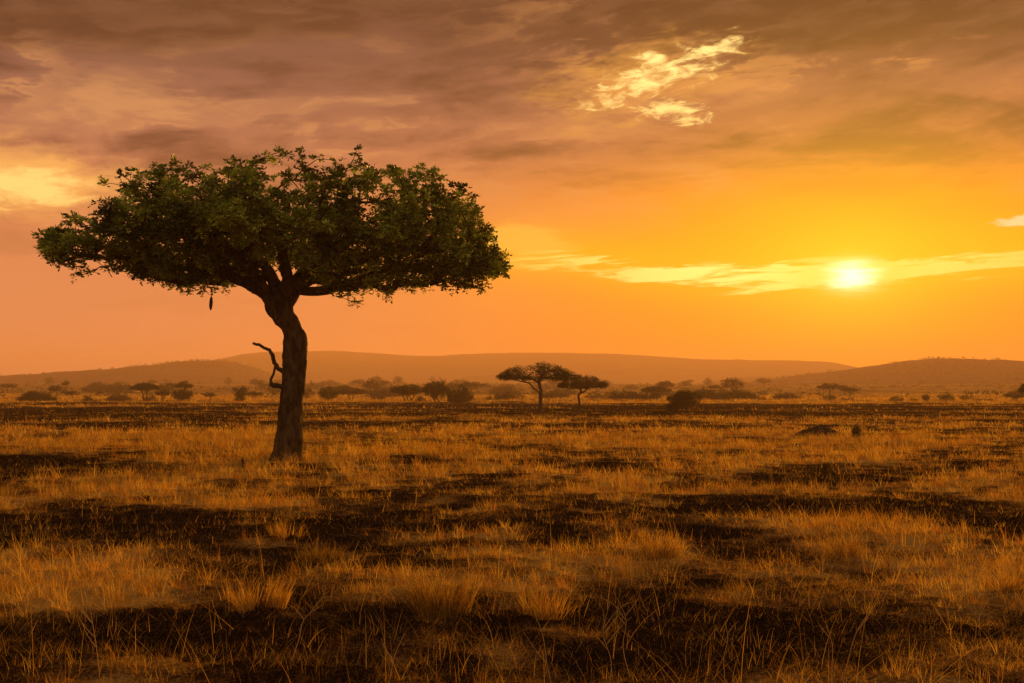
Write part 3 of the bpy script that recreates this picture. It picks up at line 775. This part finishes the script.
gb = Bag()
tuft_field(gb, 7.0, 16, 24, 13, .18, .0042, .05, 3, .05)
tuft_field(gb, 16, 30, 18, 11, .22, .0065, .06, 3, .04)
tuft_field(gb, 30, 60, 7.5, 10, .28, .012, .10, 2, .04)
tuft_field(gb, 60, 120, 2.2, 8, .30, .030, .22, 2, .03)
tuft_field(gb, 120, 225, .8, 7, .36, .065, .45, 1, .03)
tuft_field(gb, 225, 420, .16, 7, .45, .13, .9, 1, .05)
# short brown thatch between the tufts and over the burnt ground
def thatch(bag, Y0, Y1, dens, nb, hm, wid, rad, seg):
    area = .5*(Y1*Y1-Y0*Y0)*1.04+5*(Y1-Y0); n = int(area*dens)
    Y = np.sqrt(Y0**2+(Y1**2-Y0**2)*rng.random(n)); X = (rng.random(n)*2-1)*(.52*Y+2.5)
    g = G(X, Y); q = fbm(X/.8, Y/.6, 3, 123)
    ok = rng.random(n) < (.25+.75*smooth(.05, .4, g))*(.2+.8*smooth(.36, .62, q)); X, Y, g, q = X[ok], Y[ok], g[ok], q[ok]; n = len(X)
    I = np.repeat(np.arange(n), nb); m = len(I); a = rng.random(m)*6.28; r = np.abs(rng.normal(size=m))*rad
    x = X[I]+np.cos(a)*r; y = Y[I]+np.sin(a)*r
    tone = (.24+.50*smooth(.1, .75, g)+.8*(q-.45))[I]*(.4+1.0*rng.random(m))
    col = STRAW[rng.integers(0, 5, m)]*np.clip(tone, .06, .9)[:, None]
    V, Q, C = blades(x, y, H(x, y), hm*(.3+1.1*rng.random(m)), wid*(.6+.8*rng.random(m)), a, np.abs(rng.normal(size=m))*.7+.1, np.abs(rng.normal(size=m))*.4, col, seg)
    bag.add(V, Q, None, C)
thatch(gb, 7, 14, 110, 9, .10, .0036, .05, 2)
thatch(gb, 14, 28, 32, 8, .12, .008, .07, 2)
thatch(gb, 28, 60, 9, 7, .14, .017, .13, 1)
thatch(gb, 60, 130, 2, 6, .18, .045, .3, 1)
# taller wispy stalks
def stalks(bag, Y0, Y1, dens, hm, wid, gmin=.0, gmax=1.0, leanm=.35, curvm=.3, tone=1.0):
    area = .5*(Y1*Y1-Y0*Y0)*1.04+5*(Y1-Y0); n = int(area*dens)
    Y = np.sqrt(Y0**2+(Y1**2-Y0**2)*rng.random(n)); X = (rng.random(n)*2-1)*(.52*Y+2.5)
    g = G(X, Y)+.15*rng.normal(size=n); ok = (g > gmin) & (g < gmax) & (rng.random(n) < .1+1.2*smooth(.38,.66,fbm(X/1.1+9, Y/.8, 3, 73))); X, Y = X[ok], Y[ok]; n = len(X)
    h = hm*np.exp(rng.normal(size=n)*.3); az = rng.random(n)*2*np.pi
    lean = np.abs(rng.normal(size=n))*leanm; curve = np.abs(rng.normal(size=n))*curvm
    col = STRAW[rng.integers(0, 5, n)]*(tone*(.3+.9*rng.random(n)))[:, None]
    V, Q, C = blades(X, Y, H(X, Y), h, wid*(.5+rng.random(n)), az, lean, curve, col, 5); bag.add(V, Q, None, C)
stalks(gb, 7, 20, 9, .45, .0035, .3)
stalks(gb, 20, 50, 2.2, .48, .007, .45)
stalks(gb, 7, 14, 6, .65, .0032, -.5, .6, .95, .35, .95)
stalks(gb, 7, 15, 60, .26, .0034, -.5, .7, 1.35, .12, .9)     # bent straws on the burnt ground
stalks(gb, 7, 16, 130, .15, .0032, -.5, .6, 1.2, .25, .7)
stalks(gb, 16, 34, 18, .18, .009, -.5, .6, 1.0, .25, .7)  # lying straw
tag(gb.build('dry_grass', M_grass), 'golden dry grass covering the plain in uneven patches', 'grass', kind='stuff')

# charred stubble on the burnt patches
cb = Bag()
def char(Y0, Y1, dens, hm, wid, nb, rad, seg):
    area = .5*(Y1*Y1-Y0*Y0)*1.04+5*(Y1-Y0); n = int(area*dens)
    Y = np.sqrt(Y0**2+(Y1**2-Y0**2)*rng.random(n)); X = (rng.random(n)*2-1)*(.52*Y+2.5)
    g = G(X, Y); ok = rng.random(n) < (1-smooth(.25, .6, g))*(.15+1.1*smooth(.35,.65,fbm(X/.9, Y/.7, 3, 71))); X, Y = X[ok], Y[ok]; n = len(X)
    I = np.repeat(np.arange(n), nb); m = len(I); a = rng.random(m)*6.28; r = np.abs(rng.normal(size=m))*rad
    x = X[I]+np.cos(a)*r; y = Y[I]+np.sin(a)*r
    col = np.array([.075, .040, .020])*(.5+2.4*rng.random(m)**3)[:, None]
    br = rng.random(m) < .06; col[br] = np.array([.50, .30, .12])*(.5+.7*rng.random(br.sum()))[:, None]
    V, Q, C = blades(x, y, H(x, y), hm*(.4+rng.random(m)), wid*(.6+.8*rng.random(m)), a, np.abs(rng.normal(size=m))*.5, np.abs(rng.normal(size=m))*.3, col, seg)
    cb.add(V, Q, None, C)
char(7, 16, 60, .06, .006, 10, .06, 2)
char(16, 34, 24, .10, .010, 9, .08, 2)
char(34, 80, 6, .13, .024, 8, .16, 1)
char(80, 230, .35, .2, .07, 7, .45, 1)
M_char = leaf_mat('charred_stubble', (.75, .75, .75), (1, 1, 1), .1, .9, 1.0, True, .05)
tag(cb.build('burnt_stubble', M_char), 'short blackened grass stubble on the burnt patches', 'stubble', kind='stuff')

# single tussocks one can tell apart
def tussock(px, py, hpx, wpx, label, n=420, tone=.85, dark=.35):
    loc = from_base(px, py); s = loc[1]/F; h = hpx*s; w = wpx*s
    nc = 16; ca = rng.random(nc)*6.28; cr = np.sqrt(rng.random(nc))*w*.42; ch = .45+.6*rng.random(nc)*(1-.5*cr/(w*.42))
    k = rng.integers(0, nc, n); x = np.cos(ca[k])*cr[k]+rng.normal(size=n)*w*.055; y = np.sin(ca[k])*cr[k]+rng.normal(size=n)*w*.055
    a = np.arctan2(y, x)+rng.normal(size=n)*.9
    bag = Bag()
    hh = h*ch[k]*(.35+.75*rng.random(n)**.8); lean = np.abs(rng.normal(size=n))*.22+.3*np.hypot(x, y)/w; cv = np.abs(rng.normal(size=n))*.25
    col = STRAW[rng.integers(0, 5, n)]*(tone*(.5+.6*rng.random(n)))[:, None]
    col[rng.random(n) < dark] *= .3
    V, Q, C = blades(x, y, np.full(n, -.01), hh, np.full(n, .0068), a, lean, cv, col, 5); bag.add(V, Q, None, C)
    o = bag.build('grass_tussock', M_grass, None, False, loc)
    tag(o, label, 'tussock', 'grass tussocks standing out of the field')
tussock(443, 610, 78, 64, 'tallest dense brown tussock in the foreground, left of centre', 1100, .80, .35)
tussock(321, 561, 34, 44, 'rounded dark brown tussock left of and behind the tallest one', 700, .6, .4)
tussock(545, 612, 48, 60, 'pale spiky tussock right of the tallest brown one', 500, 1.0, .1)
tussock(655, 556, 40, 42, 'upright straw tussock in the middle distance right of centre', 400, .85, .25)
tussock(842, 556, 40, 36, 'narrow upright tussock in the right half of the field', 350, .9, .2)
tussock(255, 604, 44, 70, 'broad golden fan-like tussock between the left grass and the tallest tussock', 700, 1.05, .08)
tussock(1000, 590, 30, 50, 'golden tussock close to the right edge of the field', 400, 1.0, .1)
tussock(285, 538, 28, 40, 'golden tussock just left of the rounded dark brown one', 350, 1.0, .15)

# dry forked weeds in the foreground
def weed(px, py, hpx, lean, label, seed, forks=3):
    r = random.Random(seed); loc = from_base(px, py); s = loc[1]/F; h = hpx*s
    bag = Bag()
    P = spline([(0, 0, -.03), (lean*.25*h+r.uniform(-.04, .04), r.uniform(-.03, .03), h*.35), (lean*.5*h+r.uniform(-.05, .05), r.uniform(-.05, .05), h*.7), (lean*h, r.uniform(-.08, .08), h)], 18)
    tube(bag, P, np.linspace(.0042, .0016, 18), 5)
    for k in range(forks):
        i = r.randint(5, 13); p = P[i]; sd = r.choice([-1, 1]); L = h*r.uniform(.25, .5)
        q = spline([p, p+np.array([sd*L*.35, r.uniform(-.1, .1)*L, L*.45]), p+np.array([sd*L*r.uniform(.4, .8), r.uniform(-.3, .3)*L, L*r.uniform(.6, 1.0)])], 10)
        tube(bag, q, np.linspace(.003, .0013, 10), 5)
    tag(bag.build('dry_weed', M_weed, None, True, loc), label, 'weed', 'dry weeds in the foreground')
weed(631, 676, 84, -.20, 'forked dry stem near the bottom, right of centre', 1, 3)
weed(606, 690, 96, .05, 'dry stem with curled tips just left of the forked stem', 2, 4)
weed(555, 690, 80, -.25, 'thin dry stem at the bottom centre leaning left', 3, 2)
weed(840, 700, 100, .35, 'long pale stem at the lower right leaning far to the right', 4, 1)
weed(832, 700, 70, -.05, 'short straight stem at the foot of the long leaning pale stem', 5, 1)
weed(880, 605, 62, .45, 'leaning stem on burnt ground in the right half', 6, 2)
weed(725, 672, 56, .0, 'upright dry stem on black soil between the forked and long stems', 7, 2)
weed(100, 680, 78, -.1, 'dark dry weed at the lower left corner', 8, 4)
weed(290, 665, 60, .6, 'stem bending right on the burnt ground, lower left', 9, 2)
weed(385, 700, 64, .3, 'low stem at the bottom edge left of centre', 10, 2)
weed(975, 640, 52, .2, 'small forked weed near the right edge', 11, 3)
weed(790, 560, 42, .1, 'little upright weed in the middle of the right field', 12, 3)

# ------------------------------------------------------------------ haze
def haze():
    x0, x1, y0, y1, z0, z1 = -2600, 2600, -400, 3400, -13, 112
    V = [(x, y, z) for x in (x0, x1) for y in (y0, y1) for z in (z0, z1)]
    Q = np.array([(0, 1, 3, 2), (4, 6, 7, 5), (0, 4, 5, 1), (2, 3, 7, 6), (0, 2, 6, 4), (1, 5, 7, 3)])
    m, nt, out = new_mat('evening_haze')
    v = nt.nodes.new('ShaderNodeVolumePrincipled')
    v.inputs['Color'].default_value = (.92, .58, .46, 1)
    v.inputs['Density'].default_value = HAZE_D
    v.inputs['Anisotropy'].default_value = .25
    nt.links.new(v.outputs[0], out.inputs['Volume'])
    o = mesh_obj('haze', np.array(V, float), [Q], m)
    tag(o, 'warm evening haze veiling the far plain and hills', 'haze', kind='stuff')
HAZE_D = 4.4e-4
haze()

# ------------------------------------------------------------------ sky
SUN_AZ = math.degrees(math.atan2(852-CX, F)); SUN_EL = math.degrees(math.atan2(HOR-275, math.hypot(F, 852-CX)))
w = bpy.data.worlds.new('World'); sc.world = w; w.use_nodes = True
nt = w.node_tree; nt.nodes.clear()
def sock(v):
    return v.s if isinstance(v, E) else v
class E:
    def __init__(s, so): s.s = so
    def _m(a, op, b=None, c=None):
        n = nt.nodes.new('ShaderNodeMath'); n.operation = op
        for i, v in enumerate((a, b, c)):
            if v is None: continue
            v = sock(v)
            if isinstance(v, (int, float)): n.inputs[i].default_value = v
            else: nt.links.new(v, n.inputs[i])
        return E(n.outputs[0])
    def __add__(a, b): return E._m(a, 'ADD', b)
    __radd__ = __add__
    def __sub__(a, b): return E._m(a, 'SUBTRACT', b)
    def __rsub__(a, b): return E._m(b, 'SUBTRACT', a)
    def __mul__(a, b): return E._m(a, 'MULTIPLY', b)
    __rmul__ = __mul__
    def __truediv__(a, b): return E._m(a, 'DIVIDE', b)
def fn(op, a, b=None, c=None): return E._m(a, op, b, c)
def sst(a, b, x):
    n = nt.nodes.new('ShaderNodeMapRange'); n.interpolation_type = 'SMOOTHSTEP'
    nt.links.new(sock(x), n.inputs['Value']); n.inputs['From Min'].default_value = a; n.inputs['From Max'].default_value = b
    return E(n.outputs['Result'])
def gauss(x, c, s):
    d = (x-c)/s; return fn('POWER', 2.71828, (d*d)*-1.0)
def ramp(x, lo, hi, stops):
    t = (x-lo)/(hi-lo); n = nt.nodes.new('ShaderNodeValToRGB'); nt.links.new(t.s, n.inputs[0])
    e = n.color_ramp.elements
    while len(e) > 1: e.remove(e[-1])
    for i, (p, c) in enumerate(stops):
        q = (p-lo)/(hi-lo)
        k = e[0] if i == 0 else e.new(q)
        k.position = q; k.color = srgb(*c)
    return n.outputs[0]
def mixc(f, a, b, mode='MIX'):
    n = nt.nodes.new('ShaderNodeMix'); n.data_type = 'RGBA'; n.blend_type = mode; n.clamp_factor = True; n.clamp_result = False
    for i, v in ((0, f), (6, a), (7, b)):
        v = sock(v)
        if isinstance(v, (tuple, float, int)): n.inputs[i].default_value = v
        else: nt.links.new(v, n.inputs[i])
    return n.outputs[2]
def comb(x, y, z):
    n = nt.nodes.new('ShaderNodeCombineXYZ')
    for i, v in enumerate((x, y, z)):
        v = sock(v)
        if isinstance(v, (int, float)): n.inputs[i].default_value = v
        else: nt.links.new(v, n.inputs[i])
    return n.outputs[0]
def nz(vec, scale, detail=5, rough=.55, dist=0.0):
    n = nt.nodes.new('ShaderNodeTexNoise'); n.inputs['Scale'].default_value = scale; n.inputs['Detail'].default_value = detail
    n.inputs['Roughness'].default_value = rough; n.inputs['Distortion'].default_value = dist
    nt.links.new(vec, n.inputs['Vector']); return (E(n.outputs['Fac'])-.5)*1.9+.5
tc = nt.nodes.new('ShaderNodeTexCoord'); sp = nt.nodes.new('ShaderNodeSeparateXYZ'); nt.links.new(tc.outputs['Generated'], sp.inputs[0])
dx, dy, dz = (E(sp.outputs[i]) for i in range(3))
U = fn('ARCTAN2', dx, dy)*57.2958            # azimuth, degrees, 0 = north
Vv = fn('ARCSINE', fn('MINIMUM', fn('MAXIMUM', dz, -1.0), 1.0))*57.2958   # elevation, degrees
zc = fn('MAXIMUM', dz, 0.0)+.10
zc = fn('MAXIMUM', dz, 0.0)+.16
wv = nz(comb(dx*4.0, dy*4.0, dz*8.0), 1.0, 3, .5)-.5
plane = comb(dx/zc+wv*.25, dy/zc*1.5, 0.0)              # cloud deck seen in perspective
bandv = comb(dx*3.6+dz*3.0, dy*3.6, dz*15.0-dx*2.2)        # long streaks, falling slightly to the right
nA = nz(plane, 1.7, 8, .56, .5); nB = nz(bandv, 1.1, 8, .58, .6); nC = nz(bandv, 4.5, 7, .62, .4)
nD = nz(comb(dx*16.0+dz*10.0, dy*16.0, dz*70.0-dx*6.0), 1.0, 7, .66, .5)
nS = nz(comb(dx*13.0+dz*20.0, dy*13.0, dz*150.0-dx*8.0), 1.0, 8, .66, .7)
nG = nz(comb(dx*42.0+dz*30.0, dy*42.0, dz*120.0-dx*20.0), 1.0, 7, .62, .8)
nW = nz(comb(dx*6.0, dy*6.0, dz*14.0), 1.0, 4, .55)
# --- dusk colours by elevation, away from and towards the sun
left = ramp(Vv, -5, 90, [(-5, (150,95,60)), (0, (228,150,114)), (2.6, (227,146,106)), (4.7, (226,143,98)), (7.2, (224,140,92)), (9.8, (212,134,94)), (12.3, (178,118,90)), (14.7, (146,101,82)), (17.2, (124,86,72)), (20, (104,73,61)), (35, (108,70,50)), (90, (92,62,46))])
right = ramp(Vv, -5, 90, [(-5, (150,90,30)), (0, (252,144,0)), (2.6, (255,146,0)), (4.7, (255,152,0)), (7.2, (254,146,2)), (9.8, (234,136,44)), (12.3, (196,118,74)), (14.7, (164,104,76)), (17.2, (130,86,66)), (20, (102,68,52)), (35, (104,66,46)), (90, (92,62,46))])
side = gauss(U, SUN_AZ+1, 21.0)
base = mixc(side, left, right)
rear_fill = ramp(Vv, -5, 90, [(-5, (110,84,60)), (0, (216,182,150)), (15, (230,200,170)), (40, (196,168,145)), (90, (92,62,46))])  # unseen sky behind the camera, brightened as added fill on the leaves
back = sst(45, 115, fn('ABSOLUTE', U))
base = mixc(back, base, rear_fill)
# --- billows: lighter and darker cloud
bill = nA*.5+nB*.5
hi_el = sst(5.0, 13.0, Vv)
lit = sst(.52, .74, bill+(nD-.5)*.22)*(.12+.88*hi_el)
shade = sst(.54, .24, bill+(nC-.5)*.2)*(.12+.88*hi_el)
tanc = mixc(side, srgb(222,156,100), srgb(228,150,92))
base = mixc(lit*.75*(1-back), base, tanc)
base = mixc(shade*.85, base, srgb(72,52,45))
edge = gauss(bill+(nD-.5)*.16, .56, .035)*hi_el*sst(.35, .7, nW)
base = mixc(edge*.55*(1-back), base, srgb(226,156,96))
# dark bank along the top, thickest at the right
bank = sst(15.2, 17.8, Vv+(nB-.5)*5.0+(nD-.5)*1.2-gauss(U, -3.0, 8.0)*2.4)
base = mixc(bank*.92*(1-back), base, mixc(sst(.3, .75, nC), srgb(66,46,38), srgb(98,69,52)))
rim = gauss(Vv+(nB-.5)*5.0+(nD-.5)*1.6-gauss(U, -3.0, 8.0)*2.4, 15.7, .75)*sst(-6, 8, U)*sst(.42, .62, nC)
base = mixc(rim*.55*(1-back), base, srgb(222,150,84))
# --- golden openings
def opening(cu, cv, su, sv, k, th0, th1, n, tilt=0.0):
    a = gauss(U+(nW-.5)*su*.5, cu, su)*gauss(Vv-(U-cu)*tilt+(nW-.5)*sv*1.3, cv, sv)
    return sst(th0, th1, a+(n-.5)*k*sst(.04, .35, a))
gold = srgb(255,226,120); pale = srgb(255,244,190); amber = srgb(240,166,76)
# glow below the cloud edge, broad
gl = gauss(U, SUN_AZ, 16.0)*gauss(Vv, 6.9, 3.0)
base = mixc(gl*.9, base, (1.5, .43, 0.0, 1))
gl2 = gauss(U, SUN_AZ, 17.0)*gauss(Vv, 2.4, 2.8)
base = mixc(gl2*.9, base, (1.2, .26, 0.0, 1))
# long streak through the sun, from the tree's right edge to the frame's right edge
vs = Vv+(nW-.5)*.3-5.85-gauss(U, 1.0, 5.0)*.85+gauss(U, 13.0, 5.0)*.2-gauss(U, 24.5, 4.0)*.12
env = sst(-3.5, 1.0, U)*sst(60, 27, U)
st1 = gauss(vs, 0.05, .58+gauss(U, SUN_AZ-3, 6.0)*.16)*env*(.80+.35*gauss(U, SUN_AZ-2, 7.0))
streak = sst(.30, .95, st1+(nS-.5)*2.1*sst(.03, .5, st1))
glow1 = gauss(vs, .35, 1.35)*env
base = mixc(glow1*.6, base, (1.45,.62,.0,1))
base = mixc(streak*.88, base, mixc(gauss(U, SUN_AZ-3, 9.0), (1.3,.74,.09,1), (2.3,1.8,.55,1)))
s2 = opening(.4, 7.7, 3.2, 1.4, 1.1, .30, .85, nS*.5+nC*.5); base = mixc(s2*.7, base, srgb(255,206,78))
# torn bright gap above centre right
g1 = opening(6.6, 15.4, 5.4, 1.8, 1.7, .15, 1.15, nC*.6+nG*.4, .16); base = mixc(g1*.6, base, amber)
g2 = opening(8.0, 15.8, 4.3, 1.1, 3.0, .44, 1.5, nG*.6+nC*.4, .28); base = mixc(g2*.95, base, (1.55,1.15,.38,1))
g3 = opening(8.0, 14.0, 2.2, .7, 2.8, .46, 1.4, nG*.6+nC*.4, -.25); base = mixc(g3*.95, base, (1.5,1.05,.33,1))
# bright opening at the left edge
g4 = opening(-25.5, 9.8, 7.0, 2.1, 1.2, .22, .9, nC*.5+nB*.5, -.05); base = mixc(g4*.8, base, (1.15,.56,.13,1))
g5 = opening(-26.5, 9.6, 5.8, 1.1, 1.5, .34, .85, nC*.5+nD*.5, -.05); base = mixc(g5*.9, base, (1.35,.92,.26,1))
g6 = opening(25.6, 7.9, 2.0, .32, 1.2, .42, .8, nD); base = mixc(g6*.9, base, pale)
# --- the veiled sun and its aureole
sd = (math.sin(R(SUN_AZ))*math.cos(R(SUN_EL)), math.cos(R(SUN_AZ))*math.cos(R(SUN_EL)), math.sin(R(SUN_EL)))
du = U-SUN_AZ; dv = Vv-SUN_EL
rs = fn('SQRT', du*du+dv*dv*1.25)
rs2 = fn('SQRT', du*du*.62+dv*dv*1.9)*1.28+(nS-.5)*1.1
core = fn('POWER', 2.71828, (rs2*rs2)*(-1/(1.0**2)))
mid = fn('POWER', 2.71828, fn('SQRT', du*du*.5+dv*dv*1.0)*(-1/3.9))
bg = nt.nodes.new('ShaderNodeBackground')
cA = mixc(mid*.95, base, (1.9, 1.0, .03, 1))
cA = mixc(core*1.0, cA, (3.6, 2.9, 1.5, 1))
nt.links.new(cA, bg.inputs['Color']); bg.inputs['Strength'].default_value = .70
sky = nt.nodes.new('ShaderNodeTexSky'); sky.sky_type = 'NISHITA'; sky.sun_disc = False
sky.sun_elevation = R(SUN_EL); sky.sun_rotation = R(SUN_AZ); sky.dust_density = 4.0; sky.air_density = 1.5
bn = nt.nodes.new('ShaderNodeBackground'); bn.inputs['Strength'].default_value = .06; nt.links.new(sky.outputs[0], bn.inputs['Color'])
mx = nt.nodes.new('ShaderNodeMixShader'); cover = 1.0-back*.2
nt.links.new((back*.2).s, mx.inputs[0]); nt.links.new(bg.outputs[0], mx.inputs[1]); nt.links.new(bn.outputs[0], mx.inputs[2])
wo = nt.nodes.new('ShaderNodeOutputWorld'); nt.links.new(mx.outputs[0], wo.inputs['Surface'])
w.cycles.sampling_method = 'MANUAL'; w.cycles.sample_map_resolution = 1024

sl = bpy.data.lights.new('sun', 'SUN'); so = bpy.data.objects.new('sun', sl); COL.objects.link(so)
sl.energy = 5.0; sl.color = (1.0, .47, .05); sl.angle = R(6)
so.rotation_euler = Vector(sd).to_track_quat('Z', 'Y').to_euler()

# ------------------------------------------------------------------ camera and render
cam = bpy.data.cameras.new('camera'); co = bpy.data.objects.new('camera', cam); COL.objects.link(co)
cam.sensor_width = 36; cam.lens = 36*F/1024; cam.shift_y = (HOR-341.5)/1024
cam.clip_start = .1; cam.clip_end = 20000
co.location = (0, 0, CAMH); co.rotation_euler = (R(90), 0, 0); sc.camera = co
sc.render.engine = 'CYCLES'
cy = sc.cycles
cy.use_denoising = True; cy.max_bounces = 6; cy.diffuse_bounces = 3; cy.glossy_bounces = 1; cy.transmission_bounces = 3; cy.volume_bounces = 1; cy.transparent_max_bounces = 4
cy.sample_clamp_indirect = 4
vs_ = sc.view_settings; sc.display_settings.display_device = 'sRGB'
vs_.view_transform = 'Standard'; vs_.look = 'None'; vs_.exposure = .45; vs_.gamma = 1; vs_.use_curve_mapping = False
